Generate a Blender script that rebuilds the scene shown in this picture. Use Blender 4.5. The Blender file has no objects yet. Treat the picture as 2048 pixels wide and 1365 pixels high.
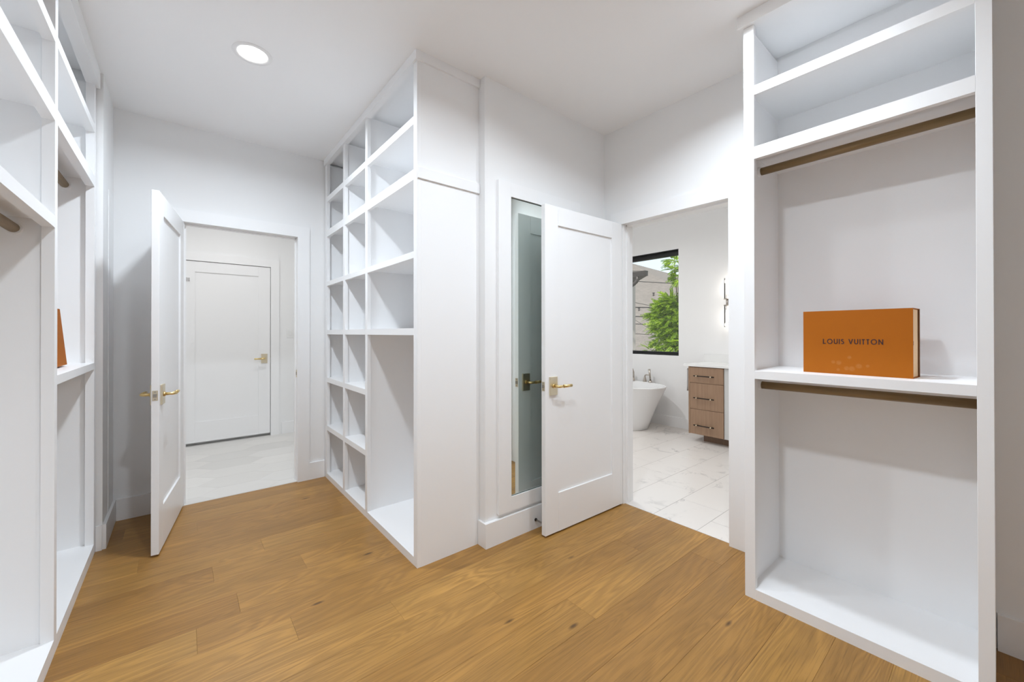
import bpy, bmesh, math, random
from mathutils import Vector, Matrix
random.seed(7)
S = bpy.context.scene
COL = S.collection
R = math.radians

# ------------------------------------------------------------------ camera
cam_d = bpy.data.cameras.new('camera')
cam = bpy.data.objects.new('camera', cam_d)
COL.objects.link(cam)
S.camera = cam
FPX = 800.84
cam_d.sensor_width = 36.0
cam_d.lens = FPX / 2048 * 36.0
cam_d.shift_y = -(682.5 - 662.89) / 2048
cam_d.clip_start = 0.02
cam_d.clip_end = 200
_y, _p, _r = R(39.5111), R(0.2011), R(-0.0677)
_R = Vector((math.cos(_y), -math.sin(_y), 0)); _F0 = Vector((math.sin(_y), math.cos(_y), 0)); _U0 = Vector((0, 0, 1))
_F = _F0 * math.cos(_p) + _U0 * math.sin(_p); _U = _U0 * math.cos(_p) - _F0 * math.sin(_p)
_R2 = _R * math.cos(_r) + _U * math.sin(_r); _U2 = _U * math.cos(_r) - _R * math.sin(_r)
cam.matrix_world = Matrix(((_R2.x, _U2.x, -_F.x, 0.0), (_R2.y, _U2.y, -_F.y, 0.0), (_R2.z, _U2.z, -_F.z, 1.285), (0, 0, 0, 1)))

# ------------------------------------------------------------------ view, world, sun
S.view_settings.view_transform = 'Standard'
S.view_settings.look = 'None'
S.view_settings.exposure = -0.02
S.view_settings.gamma = 1.0
S.view_settings.use_curve_mapping = False
S.cycles.max_bounces = 10
S.cycles.diffuse_bounces = 8
S.cycles.glossy_bounces = 4
S.cycles.transmission_bounces = 4
S.cycles.transparent_max_bounces = 12
S.cycles.caustics_reflective = True
S.cycles.caustics_refractive = False
S.cycles.sample_clamp_indirect = 6.0

W = bpy.data.worlds.new('sky_world')
S.world = W
W.use_nodes = True
_nt = W.node_tree
_nt.nodes.clear()
_out = _nt.nodes.new('ShaderNodeOutputWorld')
_bg = _nt.nodes.new('ShaderNodeBackground')
_sky = _nt.nodes.new('ShaderNodeTexSky')
_sky.sky_type = 'NISHITA'
_sky.sun_disc = False
_sky.sun_elevation = R(52)
_sky.sun_rotation = R(250)
_sky.air_density = 1.0
_sky.dust_density = 3.0
_mixw = _nt.nodes.new('ShaderNodeMix'); _mixw.data_type = 'RGBA'
_mixw.inputs[0].default_value = 0.55
_mixw.inputs[7].default_value = (9.0, 9.6, 10.0, 1)
_nt.links.new(_sky.outputs[0], _mixw.inputs[6])
_nt.links.new(_mixw.outputs[2], _bg.inputs[0])
_bg.inputs[1].default_value = 0.17
_nt.links.new(_bg.outputs[0], _out.inputs[0])

sun_d = bpy.data.lights.new('sun', 'SUN')
sun_d.energy = 5.0
sun_d.angle = R(1.0)
sun_d.color = (1.0, 0.95, 0.87)
sun = bpy.data.objects.new('sun', sun_d)
COL.objects.link(sun)
sun.rotation_euler = Vector((0.62, 0.25, -0.75)).to_track_quat('-Z', 'Y').to_euler()

CAN_W = 22.5          # watts of each closet downlight
ZC = 2.8286           # ceiling height

# ------------------------------------------------------------------ node helpers
def mat(name, col, rough=0.5, metal=0.0, spec=0.5, emit=None, estr=0.0):
    m = bpy.data.materials.new(name)
    m.use_nodes = True
    b = m.node_tree.nodes['Principled BSDF']
    b.inputs['Base Color'].default_value = (*col, 1)
    b.inputs['Roughness'].default_value = rough
    b.inputs['Metallic'].default_value = metal
    b.inputs['Specular IOR Level'].default_value = spec
    if emit:
        b.inputs['Emission Color'].default_value = (*emit, 1)
        b.inputs['Emission Strength'].default_value = estr
    return m

def nd(m, t, **kw):
    n = m.node_tree.nodes.new(t)
    for k, v in kw.items():
        setattr(n, k, v)
    return n

def lk(m, a, b):
    m.node_tree.links.new(a, b)

def bsdf(m):
    return m.node_tree.nodes['Principled BSDF']

def objcoord(m, scale=(1, 1, 1), jitter=True):
    tc = nd(m, 'ShaderNodeTexCoord')
    v = tc.outputs['Object']
    if jitter:
        oi = nd(m, 'ShaderNodeObjectInfo')
        mul = nd(m, 'ShaderNodeVectorMath', operation='SCALE')
        mul.inputs[0].default_value = (37.1, 17.7, 5.3)
        lk(m, oi.outputs['Random'], mul.inputs['Scale'])
        add = nd(m, 'ShaderNodeVectorMath', operation='ADD')
        lk(m, v, add.inputs[0]); lk(m, mul.outputs[0], add.inputs[1])
        v = add.outputs[0]
    mp = nd(m, 'ShaderNodeMapping')
    mp.inputs['Scale'].default_value = scale
    lk(m, v, mp.inputs['Vector'])
    return mp.outputs[0]

def noise(m, vec, scale=1.0, detail=3.0, rough=0.5, dist=0.0):
    n = nd(m, 'ShaderNodeTexNoise')
    n.inputs['Scale'].default_value = scale
    n.inputs['Detail'].default_value = detail
    n.inputs['Roughness'].default_value = rough
    n.inputs['Distortion'].default_value = dist
    lk(m, vec, n.inputs['Vector'])
    return n.outputs['Fac']

def ramp(m, fac, stops):
    r = nd(m, 'ShaderNodeValToRGB')
    e = r.color_ramp.elements
    while len(e) > 1:
        e.remove(e[-1])
    e[0].position = stops[0][0]; e[0].color = (*stops[0][1], 1)
    for p, c in stops[1:]:
        x = e.new(p); x.color = (*c, 1)
    lk(m, fac, r.inputs[0])
    return r.outputs[0]

def math_(m, op, a, b=None, c=None):
    n = nd(m, 'ShaderNodeMath', operation=op)
    for i, v in enumerate((a, b, c)):
        if v is None:
            continue
        if isinstance(v, (int, float)):
            n.inputs[i].default_value = v
        else:
            lk(m, v, n.inputs[i])
    return n.outputs[0]

def mixc(m, fac, a, b, blend='MIX'):
    n = nd(m, 'ShaderNodeMix', data_type='RGBA', blend_type=blend)
    for i, v in ((0, fac), (6, a), (7, b)):
        if isinstance(v, (int, float)):
            n.inputs[i].default_value = v
        elif isinstance(v, tuple):
            n.inputs[i].default_value = (*v, 1)
        else:
            lk(m, v, n.inputs[i])
    return n.outputs[2]

def bump(m, h, strength=0.1, dist=0.002):
    b = nd(m, 'ShaderNodeBump')
    b.inputs['Strength'].default_value = strength
    b.inputs['Distance'].default_value = dist
    lk(m, h, b.inputs['Height'])
    lk(m, b.outputs[0], bsdf(m).inputs['Normal'])

# ------------------------------------------------------------------ materials
M = {}
def paint(name, col, rough, strength):
    m = mat(name, col, rough)
    v = objcoord(m, jitter=False)
    bump(m, noise(m, v, 260, 2), strength, 0.0006)
    return m
M['wall'] = paint('wall_paint', (0.87, 0.87, 0.868), 0.62, 0.25)
M['ceil'] = paint('ceiling_paint', (0.91, 0.91, 0.912), 0.8, 0.3)
M['trim'] = paint('trim_enamel', (0.89, 0.89, 0.89), 0.38, 0.05)
M['cab'] = paint('cabinet_enamel', (0.89, 0.89, 0.892), 0.40, 0.06)
M['door'] = paint('door_enamel', (0.89, 0.89, 0.892), 0.36, 0.05)

def oak_floor():
    m = mat('oak_plank', (0.4, 0.25, 0.1), 0.42, spec=0.45)
    oi = nd(m, 'ShaderNodeObjectInfo')
    base = ramp(m, oi.outputs['Random'], [(0.0, (0.298, 0.144, 0.033)), (0.3, (0.405, 0.212, 0.051)),
                                          (0.6, (0.350, 0.176, 0.041)), (0.8, (0.440, 0.236, 0.060)), (1.0, (0.275, 0.131, 0.030))])
    v1 = objcoord(m, (0.55, 4.6, 1))
    n1 = noise(m, v1, 1.6, 2.0, 0.45, 0.6)
    rings = math_(m, 'SINE', math_(m, 'MULTIPLY', n1, 95.0))
    rings = math_(m, 'MULTIPLY_ADD', rings, 0.5, 0.5)
    v2 = objcoord(m, (5.0, 190, 1))
    pores = noise(m, v2, 1.0, 4, 0.65)
    v3 = objcoord(m, (1.1, 7.0, 1))
    broad = noise(m, v3, 1.2, 3, 0.5)
    ringmask = math_(m, 'MULTIPLY', rings, math_(m, 'MULTIPLY', broad, 0.62))
    c = mixc(m, ringmask, base, (0.150, 0.072, 0.017))
    pm = nd(m, 'ShaderNodeMapRange'); pm.inputs[1].default_value = 0.50; pm.inputs[2].default_value = 0.75
    lk(m, pores, pm.inputs[0])
    c = mixc(m, math_(m, 'MULTIPLY', pm.outputs[0], 0.72), c, (0.140, 0.068, 0.017))
    bm_ = nd(m, 'ShaderNodeMapRange'); bm_.inputs[1].default_value = 0.35; bm_.inputs[2].default_value = 0.7
    bm_.inputs[3].default_value = 0.93; bm_.inputs[4].default_value = 1.20
    lk(m, broad, bm_.inputs[0])
    c = mixc(m, 1.0, c, bm_.outputs[0], 'MULTIPLY')
    # knots
    v4 = objcoord(m, (2.0, 6.0, 0.0))
    vo = nd(m, 'ShaderNodeTexVoronoi'); vo.inputs['Scale'].default_value = 1.0
    lk(m, v4, vo.inputs['Vector'])
    kn = nd(m, 'ShaderNodeMapRange'); kn.inputs[1].default_value = 0.025; kn.inputs[2].default_value = 0.075
    kn.inputs[3].default_value = 0.85; kn.inputs[4].default_value = 0.0
    lk(m, vo.outputs['Distance'], kn.inputs[0])
    c = mixc(m, kn.outputs[0], c, (0.060, 0.028, 0.010))
    lk(m, c, bsdf(m).inputs['Base Color'])
    rr = nd(m, 'ShaderNodeMapRange'); rr.inputs[3].default_value = 0.30; rr.inputs[4].default_value = 0.46
    lk(m, pores, rr.inputs[0]); lk(m, rr.outputs[0], bsdf(m).inputs['Roughness'])
    bump(m, pores, 0.12, 0.001)
    return m
M['oak'] = oak_floor()
M['gap'] = mat('floor_gap', (0.12, 0.062, 0.018), 0.8)

def marble(name, vein=1.0):
    m = mat(name, (0.8, 0.78, 0.76), 0.28)
    v = objcoord(m, (1, 1, 1))
    n = noise(m, v, 2.6, 8, 0.62, 1.3)
    a = math_(m, 'ABSOLUTE', math_(m, 'SUBTRACT', n, 0.5))
    mr = nd(m, 'ShaderNodeMapRange'); mr.inputs[1].default_value = 0.0; mr.inputs[2].default_value = 0.026
    mr.inputs[3].default_value = 1.0; mr.inputs[4].default_value = 0.0
    lk(m, a, mr.inputs[0])
    patch = noise(m, v, 3.1, 3)
    pr = nd(m, 'ShaderNodeMapRange'); pr.inputs[1].default_value = 0.5; pr.inputs[2].default_value = 0.68
    lk(m, patch, pr.inputs[0])
    f = math_(m, 'MULTIPLY', math_(m, 'MULTIPLY', mr.outputs[0], pr.outputs[0]), 1.0 * vein)
    c = mixc(m, f, (0.785, 0.745, 0.705), (0.34, 0.32, 0.31))
    cl = math_(m, 'MULTIPLY', noise(m, v, 1.4, 4), 0.28 * vein)
    c = mixc(m, cl, c, (0.64, 0.60, 0.56))
    lk(m, c, bsdf(m).inputs['Base Color'])
    return m
M['marble'] = marble('marble_tile')
M['quartz'] = mat('white_quartz', (0.84, 0.84, 0.83), 0.25)
M['grout'] = mat('grout_grey', (0.40, 0.38, 0.36), 0.9)
M['grout_hall'] = mat('grout_pale', (0.72, 0.71, 0.69), 0.9)

def hextile():
    m = mat('limestone_tile', (0.7, 0.69, 0.66), 0.5)
    oi = nd(m, 'ShaderNodeObjectInfo')
    base = ramp(m, oi.outputs['Random'], [(0.0, (0.76, 0.74, 0.71)), (0.45, (0.70, 0.68, 0.65)), (0.75, (0.73, 0.715, 0.69)), (0.82, (0.645, 0.628, 0.60)), (1.0, (0.67, 0.655, 0.63))])
    v = objcoord(m, (2, 9, 1))
    c = mixc(m, math_(m, 'MULTIPLY', noise(m, v, 1.5, 4), 0.25), base, (0.58, 0.56, 0.53))
    lk(m, c, bsdf(m).inputs['Base Color'])
    return m
M['hextile'] = hextile()

def veneer(name, c0, c1, axis_scale, rough=0.45):
    m = mat(name, c0, rough)
    v = objcoord(m, axis_scale)
    n = noise(m, v, 1.0, 4, 0.6, 0.2)
    lk(m, ramp(m, n, [(0.25, c0), (0.75, c1)]), bsdf(m).inputs['Base Color'])
    return m
M['rod'] = veneer('oak_rod', (0.17, 0.105, 0.040), (0.31, 0.205, 0.095), (40, 3, 40))
M['vanity'] = veneer('walnut_veneer', (0.27, 0.165, 0.100), (0.37, 0.235, 0.150), (60, 60, 3))
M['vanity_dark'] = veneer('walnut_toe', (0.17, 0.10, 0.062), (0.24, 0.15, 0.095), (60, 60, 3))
M['brass'] = mat('satin_brass', (0.80, 0.62, 0.30), 0.30, 1.0)
M['brass_pale'] = mat('brushed_champagne_plate', (0.74, 0.66, 0.50), 0.34, 1.0)
M['nickel'] = mat('brushed_nickel', (0.50, 0.45, 0.40), 0.28, 1.0)
M['chrome'] = mat('chrome', (0.85, 0.85, 0.86), 0.12, 1.0)
M['bronze'] = mat('dark_bronze', (0.035, 0.026, 0.022), 0.4, 0.6)
M['steel'] = mat('steel_latch', (0.45, 0.42, 0.38), 0.35, 1.0)
M['dark'] = mat('dark_hole', (0.04, 0.035, 0.03), 0.6)
M['mirror'] = mat('mirror_glass', (0.80, 0.86, 0.83), 0.015, 1.0)
M['silver_edge'] = mat('mirror_edge', (0.12, 0.14, 0.13), 0.3)
M['tub'] = mat('white_acrylic', (0.86, 0.86, 0.86), 0.14)
M['porcelain'] = mat('switch_plastic', (0.84, 0.84, 0.83), 0.35)
M['filler'] = mat('shaded_filler', (0.62, 0.62, 0.61), 0.5)  # white panel made grey: its shading is put into the colour
M['black'] = mat('black_frame', (0.012, 0.012, 0.013), 0.45)
M['towel'] = mat('white_towel', (0.83, 0.83, 0.83), 0.95)
M['can_lens'] = mat('lamp_lens', (1, 1, 1), 0.5, emit=(1.0, 0.98, 0.95), estr=7.0)
M['can_ring'] = mat('lamp_ring', (0.85, 0.85, 0.85), 0.4)
M['bulb'] = mat('lit_bulb', (1, 1, 1), 0.5, emit=(1.0, 0.95, 0.87), estr=14.0)

def glass(name, rough=0.0, tint=(1, 1, 1), mix=0.9):
    m = bpy.data.materials.new(name); m.use_nodes = True
    t = m.node_tree; t.nodes.clear()
    o = t.nodes.new('ShaderNodeOutputMaterial')
    tr = t.nodes.new('ShaderNodeBsdfTransparent'); tr.inputs[0].default_value = (*tint, 1)
    gl = t.nodes.new('ShaderNodeBsdfGlossy'); gl.inputs['Roughness'].default_value = rough
    fr = t.nodes.new('ShaderNodeFresnel'); fr.inputs[0].default_value = 1.45
    mx = t.nodes.new('ShaderNodeMixShader')
    t.links.new(fr.outputs[0], mx.inputs[0]); t.links.new(tr.outputs[0], mx.inputs[1]); t.links.new(gl.outputs[0], mx.inputs[2])
    t.links.new(mx.outputs[0], o.inputs[0])
    return m
M['pane'] = glass('window_glass', 0.0, (0.97, 0.985, 0.98))
M['tube'] = glass('clear_glass_tube', 0.02, (0.96, 0.96, 0.96))

def orange_card(marks):
    m = mat('orange_card' + ('_scuffed' if marks else ''), (0.375, 0.10, 0.006), 0.6, spec=0.15)
    v = objcoord(m, (1, 1, 1), jitter=False)
    c = mixc(m, math_(m, 'MULTIPLY', noise(m, v, 420, 2), 0.35), (0.405, 0.118, 0.008), (0.34, 0.092, 0.005))
    if marks:
        tc = nd(m, 'ShaderNodeTexCoord')
        tot = None
        for (a, z, r) in marks:
            d = nd(m, 'ShaderNodeVectorMath', operation='DISTANCE')
            mp = nd(m, 'ShaderNodeMapping'); mp.inputs['Scale'].default_value = (1, 0, 1)
            lk(m, tc.outputs['Object'], mp.inputs['Vector'])
            lk(m, mp.outputs[0], d.inputs[0]); d.inputs[1].default_value = (a, 0, z)
            mr = nd(m, 'ShaderNodeMapRange'); mr.inputs[1].default_value = r * 0.5; mr.inputs[2].default_value = r
            mr.inputs[3].default_value = 0.11; mr.inputs[4].default_value = 0.0
            lk(m, d.outputs['Value'], mr.inputs[0])
            tot = mr.outputs[0] if tot is None else math_(m, 'MAXIMUM', tot, mr.outputs[0])
        nn = noise(m, v, 130, 2)
        tot = math_(m, 'MULTIPLY', tot, math_(m, 'MULTIPLY', nn, 1.9))
        c = mixc(m, tot, c, (0.75, 0.45, 0.20))
    lk(m, c, bsdf(m).inputs['Base Color'])
    return m
M['orange'] = orange_card(None)
M['cream'] = mat('cream_card', (0.82, 0.56, 0.32), 0.7)
M['brown_ink'] = mat('brown_ink', (0.045, 0.012, 0.010), 0.6)
M['brown_card'] = mat('brown_card_edge', (0.16, 0.065, 0.015), 0.6)

def shingle():
    m = mat('shingle_roof', (0.3, 0.28, 0.26), 0.9)
    tc = nd(m, 'ShaderNodeTexCoord')
    br = nd(m, 'ShaderNodeTexBrick')
    br.inputs['Scale'].default_value = 1.0
    br.inputs['Brick Width'].default_value = 0.30
    br.inputs['Row Height'].default_value = 0.14
    br.inputs['Mortar Size'].default_value = 0.008
    br.inputs['Color1'].default_value = (0.205, 0.180, 0.162, 1)
    br.inputs['Color2'].default_value = (0.155, 0.138, 0.124, 1)
    br.inputs['Mortar'].default_value = (0.085, 0.075, 0.068, 1)
    lk(m, tc.outputs['UV'], br.inputs['Vector'])
    n = noise(m, tc.outputs['UV'], 9.0, 4)
    c = mixc(m, math_(m, 'MULTIPLY', n, 0.5), br.outputs['Color'], (0.235, 0.212, 0.195))
    lk(m, c, bsdf(m).inputs['Base Color'])
    return m
M['shingle'] = shingle()
M['gutter'] = mat('brown_gutter', (0.052, 0.044, 0.040), 0.5)
M['siding'] = mat('pale_stucco', (0.45, 0.42, 0.39), 0.9)
M['bark'] = mat('bark', (0.09, 0.07, 0.05), 0.9)
def leafmat():
    m = mat('leaf', (0.2, 0.4, 0.04), 0.55)
    g = nd(m, 'ShaderNodeNewGeometry')
    c = ramp(m, g.outputs['Random Per Island'], [(0.0, (0.09, 0.19, 0.012)), (0.5, (0.26, 0.42, 0.022)), (1.0, (0.46, 0.60, 0.05))])
    lk(m, c, bsdf(m).inputs['Base Color'])
    bsdf(m).inputs['Transmission Weight'].default_value = 0.0
    t = m.node_tree
    tl = nd(m, 'ShaderNodeBsdfTranslucent'); lk(m, c, tl.inputs[0])
    mx = nd(m, 'ShaderNodeMixShader'); mx.inputs[0].default_value = 0.45
    out = [n for n in t.nodes if n.type == 'OUTPUT_MATERIAL'][0]
    lk(m, bsdf(m).outputs[0], mx.inputs[1]); lk(m, tl.outputs[0], mx.inputs[2]); lk(m, mx.outputs[0], out.inputs[0])
    return m
M['leaf'] = leafmat()
M['wire'] = mat('black_cable', (0.015, 0.015, 0.015), 0.6)
M['ground'] = mat('ground_gravel', (0.30, 0.28, 0.25), 0.95)

# ------------------------------------------------------------------ mesh helpers
ORG = {}
def worg(o):
    return ORG.get(o.name, Vector((0, 0, 0))) if o else Vector((0, 0, 0))

def tag(o, label=None, cat=None, group=None, kind=None):
    if label: o['label'] = label
    if cat: o['category'] = cat
    if group: o['group'] = group
    if kind: o['kind'] = kind
    return o

def thing(name, loc, label, cat, rotz=0.0, group=None, kind=None, local=False):
    o = bpy.data.objects.new(name, None)
    COL.objects.link(o)
    o.empty_display_size = 0.1
    o.location = loc
    o.rotation_euler = (0, 0, rotz)
    ORG[o.name] = Vector((0, 0, 0)) if local else Vector(loc)
    return tag(o, label, cat, group, kind)

def link(name, bm, m, parent=None, center=None, smooth=False):
    """bm vertices are in the parent's frame of reference (world for plain things); origin goes to `center`."""
    if center is None:
        lo = Vector((min(v.co.x for v in bm.verts), min(v.co.y for v in bm.verts), min(v.co.z for v in bm.verts)))
        hi = Vector((max(v.co.x for v in bm.verts), max(v.co.y for v in bm.verts), max(v.co.z for v in bm.verts)))
        center = (lo + hi) / 2
    center = Vector(center)
    bmesh.ops.translate(bm, verts=bm.verts, vec=-center)
    bmesh.ops.recalc_face_normals(bm, faces=bm.faces)
    me = bpy.data.meshes.new(name)
    bm.to_mesh(me); bm.free()
    if smooth:
        for p in me.polygons:
            p.use_smooth = True
    me.materials.append(m)
    o = bpy.data.objects.new(name, me)
    COL.objects.link(o)
    if parent:
        o.parent = parent
        o.location = center - worg(parent)
    else:
        o.location = center
    ORG[o.name] = center.copy()
    return o

def bx(bm, x0, x1, y0, y1, z0, z1):
    vs = [bm.verts.new((x, y, z)) for x in (x0, x1) for y in (y0, y1) for z in (z0, z1)]
    for f in ((0, 1, 3, 2), (4, 6, 7, 5), (0, 4, 5, 1), (2, 3, 7, 6), (0, 2, 6, 4), (1, 5, 7, 3)):
        bm.faces.new([vs[i] for i in f])
    return vs

def box(name, x0, x1, y0, y1, z0, z1, m, parent=None, bev=0.0):
    bm = bmesh.new()
    bx(bm, min(x0, x1), max(x0, x1), min(y0, y1), max(y0, y1), min(z0, z1), max(z0, z1))
    if bev:
        bmesh.ops.bevel(bm, geom=list(bm.edges), offset=bev, segments=1, affect='EDGES')
    return link(name, bm, m, parent)

def boxes(name, lst, m, parent=None):
    bm = bmesh.new()
    for b in lst:
        bx(bm, *b)
    return link(name, bm, m, parent)

def frame_of(d):
    d = d.normalized()
    a = Vector((0, 0, 1)) if abs(d.z) < 0.9 else Vector((1, 0, 0))
    u = d.cross(a).normalized()
    return u, d.cross(u).normalized()

def tube_bm(bm, pts, rad, seg=14, cap=True):
    pts = [Vector(p) for p in pts]
    rads = rad if isinstance(rad, (list, tuple)) else [rad] * len(pts)
    rings = []
    u = None
    for i, p in enumerate(pts):
        if i == 0: d = pts[1] - pts[0]
        elif i == len(pts) - 1: d = pts[-1] - pts[-2]
        else: d = (pts[i + 1] - pts[i]).normalized() + (pts[i] - pts[i - 1]).normalized()
        d = d.normalized()
        if u is None:
            u, w = frame_of(d)
        else:
            u = (u - d * u.dot(d)).normalized(); w = d.cross(u)
        rings.append([bm.verts.new(p + (u * math.cos(2 * math.pi * k / seg) + w * math.sin(2 * math.pi * k / seg)) * rads[i]) for k in range(seg)])
    for a, b in zip(rings, rings[1:]):
        for k in range(seg):
            bm.faces.new((a[k], a[(k + 1) % seg], b[(k + 1) % seg], b[k]))
    if cap:
        bm.faces.new(rings[0]); bm.faces.new(rings[-1])
    return rings

def tube(name, pts, rad, m, parent=None, seg=14, smooth=True):
    bm = bmesh.new()
    tube_bm(bm, pts, rad, seg)
    o = link(name, bm, m, parent)
    if smooth:
        for p in o.data.polygons:
            p.use_smooth = len(p.vertices) == 4
    return o

def rot_copy(root, loc, rotz=None, label=None):
    r = root.copy(); COL.objects.link(r); r.location = loc
    if rotz is not None: r.rotation_euler = (0, 0, rotz)
    if label: r['label'] = label
    for ch in list(root.children):
        c = ch.copy(); COL.objects.link(c); c.parent = r
        for g in ch.children:
            d = g.copy(); COL.objects.link(d); d.parent = c
    return r

# ------------------------------------------------------------------ room shell
BX = 5.18            # bathroom window wall
def struct(o, label, cat):
    return tag(o, label, cat, kind='structure')

# closet walls
struct(boxes('wall_left', [(-0.90, -0.80, -1.70, 3.385, 0, ZC), (-0.90, -0.362, 3.385, 3.845, 0, ZC)], M['wall']),
       'white painted wall behind the left wardrobe and beside the open hall door', 'wall')
struct(boxes('wall_back', [(-1.50, 0.000, 3.845, 3.960, 0, ZC), (0.786, 1.72, 3.845, 3.960, 0, ZC), (0.000, 0.786, 3.845, 3.960, 2.120, ZC)], M['wall']),
       'white wall holding the doorway to the hall', 'wall')
struct(box('wall_middle', 1.402, 2.555, 1.955, 3.845, 0, ZC, M['wall']),
       'white wall block that carries the framed mirror', 'wall')
struct(boxes('wall_right', [(2.555, 2.675, -1.70, 1.020, 0, ZC), (2.555, 2.675, 1.800, 4.80, 0, ZC), (2.555, 2.675, 1.020, 1.800, 2.105, ZC)], M['wall']),
       'white wall holding the doorway to the bathroom', 'wall')
struct(box('wall_front', -0.90, 2.675, -1.80, -1.70, 0, ZC, M['wall']), 'white wall behind the viewer', 'wall')
struct(box('ceiling', -0.90, 2.675, -1.80, 3.960, ZC, ZC + 0.1, M['ceil']), 'flat white closet ceiling', 'ceiling')

# bathroom shell
WY0, WY1, WZ0, WZ1 = 2.742, 4.36, 0.970, 2.416
struct(boxes('wall_bathroom_far', [(BX, BX + 0.16, -0.30, WY0, 0, ZC), (BX, BX + 0.16, WY1, 4.90, 0, ZC),
                                   (BX, BX + 0.16, WY0, WY1, 0, WZ0), (BX, BX + 0.16, WY0, WY1, WZ1, ZC)], M['wall']),
       'white bathroom wall around the black framed window', 'wall')
struct(box('wall_bathroom_near', 2.675, BX, -0.30, -0.20, 0, ZC, M['wall']), 'white bathroom wall at the vanity end', 'wall')
struct(box('wall_bathroom_end', 2.675, BX, 4.80, 4.90, 0, ZC, M['wall']), 'white bathroom wall at the tub end', 'wall')
struct(box('ceiling', 2.675, BX + 0.16, -0.30, 4.90, ZC, ZC + 0.1, M['ceil']), 'flat white bathroom ceiling', 'ceiling')

# hall shell
HY = 5.815
struct(boxes('wall_hall_far', [(-1.50, -0.025, HY, HY + 0.12, 0, ZC), (0.870, 1.72, HY, HY + 0.12, 0, ZC), (-0.025, 0.870, HY, HY + 0.12, 2.118, ZC), (-0.025, 0.870, HY + 0.075, HY + 0.12, 0, 2.118)], M['wall']),  # last box is an unseen backing, added to keep outside light from door gaps
       'white hall wall holding the closed door, with an added light-blocking backing', 'wall')
struct(box('wall_hall_side', 1.60, 1.72, 3.960, HY, 0, ZC, M['wall']), 'white hall wall on the light switch side', 'wall')
struct(box('wall_hall_end', -1.50, -1.38, 3.960, HY, 0, ZC, M['wall']), 'white hall end wall hidden behind the open door', 'wall')
struct(box('ceiling', -1.50, 1.72, 3.960, HY + 0.12, ZC, ZC + 0.1, M['ceil']), 'flat white hall ceiling', 'ceiling')

# ---- floors made of single pieces
fl = struct(box('floor', -0.90, 2.572, -1.80, 3.852, -0.06, -0.0045, M['gap']), 'honey oak plank floor of the closet', 'floor')
PW = 0.178
JOINTS = {10: 0.13, 8: 0.21, 6: 0.38, 7: 0.05, 14: 0.08, 11: 0.38, 5: 0.77, 9: 0.53, 3: 2.08, 1: 2.30}
row = -15
while True:
    y0 = 0.7935 + PW * row
    if y0 > 3.852: break
    y1 = min(y0 + PW, 3.852); ya = max(y0, -1.80)
    j0 = JOINTS.get(row, random.uniform(-0.5, 1.6))
    cuts = [j0]
    x = j0
    while x < 2.57: x += random.uniform(1.35, 2.0); cuts.append(x)
    x = j0
    while x > -0.90: x -= random.uniform(1.35, 2.0); cuts.insert(0, x)
    for a, b in zip(cuts, cuts[1:]):
        a, b = max(a, -0.90), min(b, 2.572)
        if b - a < 0.02 or y1 - ya < 0.01: continue
        box('plank', a + 0.0002, b - 0.0002, ya + 0.0003, y1 - 0.0003, -0.014, 0.0, M['oak'], fl, 0.0004)
    row += 1

fb = struct(box('floor', 2.572, BX, -0.30, 4.90, -0.06, -0.0012, M['grout']), 'white marble look tile floor of the bathroom', 'floor')
r0 = 1.555
for k in range(-5, 11):
    y0 = r0 + 0.3105 * k
    off = 3.185 + 0.2035 * k
    n0 = int(math.floor((2.572 - off) / 0.6105)) - 1
    for n in range(n0, n0 + 8):
        a, b = off + 0.6105 * n, off + 0.6105 * (n + 1)
        a, b = max(a, 2.575), min(b, BX)
        if b - a < 0.02: continue
        box('tile', a + 0.0015, b - 0.0015, y0 + 0.0015, y0 + 0.3090, -0.012, 0.0, M['marble'], fb, 0.0006)

fh = struct(box('floor', -1.50, 1.72, 3.852, HY + 0.12, -0.06, -0.001, M['grout_hall']), 'pale elongated hexagon tile floor of the hall', 'floor')
hexes = []
HL, HW, HT, HP = 0.56, 0.285, 0.14, 0.42
def clip_poly(poly, ax, lim, keep_greater):
    out = []
    for i in range(len(poly)):
        p, q = poly[i], poly[(i + 1) % len(poly)]
        ip = (p[ax] >= lim) == keep_greater; iq = (q[ax] >= lim) == keep_greater
        if ip: out.append(p)
        if ip != iq:
            t = (lim - p[ax]) / (q[ax] - p[ax])
            out.append((p[0] + t * (q[0] - p[0]), p[1] + t * (q[1] - p[1])))
    return out
for c in range(-4, 5):
    cx_ = -0.04 + HP * c
    for rr in range(-2, 8):
        cy_ = 4.12 + HW * rr + (HW / 2 if c % 2 else 0)
        g = 0.0012
        poly = [(cx_ - HL / 2 + g, cy_), (cx_ - HL / 2 + HT, cy_ - HW / 2 + g), (cx_ + HL / 2 - HT, cy_ - HW / 2 + g),
                (cx_ + HL / 2 - g, cy_), (cx_ + HL / 2 - HT, cy_ + HW / 2 - g), (cx_ - HL / 2 + HT, cy_ + HW / 2 - g)]
        for ax, lim, kg in ((0, -1.38, True), (0, 1.60, False), (1, 3.875, True), (1, HY + 0.06, False)):
            poly = clip_poly(poly, ax, lim, kg)
            if len(poly) < 3: break
        if len(poly) < 3: continue
        bm = bmesh.new()
        lo = [bm.verts.new((x, y, -0.01)) for x, y in poly]; hi = [bm.verts.new((x, y, 0.0)) for x, y in poly]
        bm.faces.new(hi); bm.faces.new(lo)
        for i in range(len(poly)):
            j = (i + 1) % len(poly)
            bm.faces.new((lo[i], lo[j], hi[j], hi[i]))
        link('tile', bm, M['hextile'], fh)
# pale threshold strip in the hall doorway
struct(box('trim_1', 0.0, 0.786, 3.852, 3.875, -0.02, 0.0008, M['hextile']), 'pale tile edge strip in the hall doorway', 'threshold')

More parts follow.
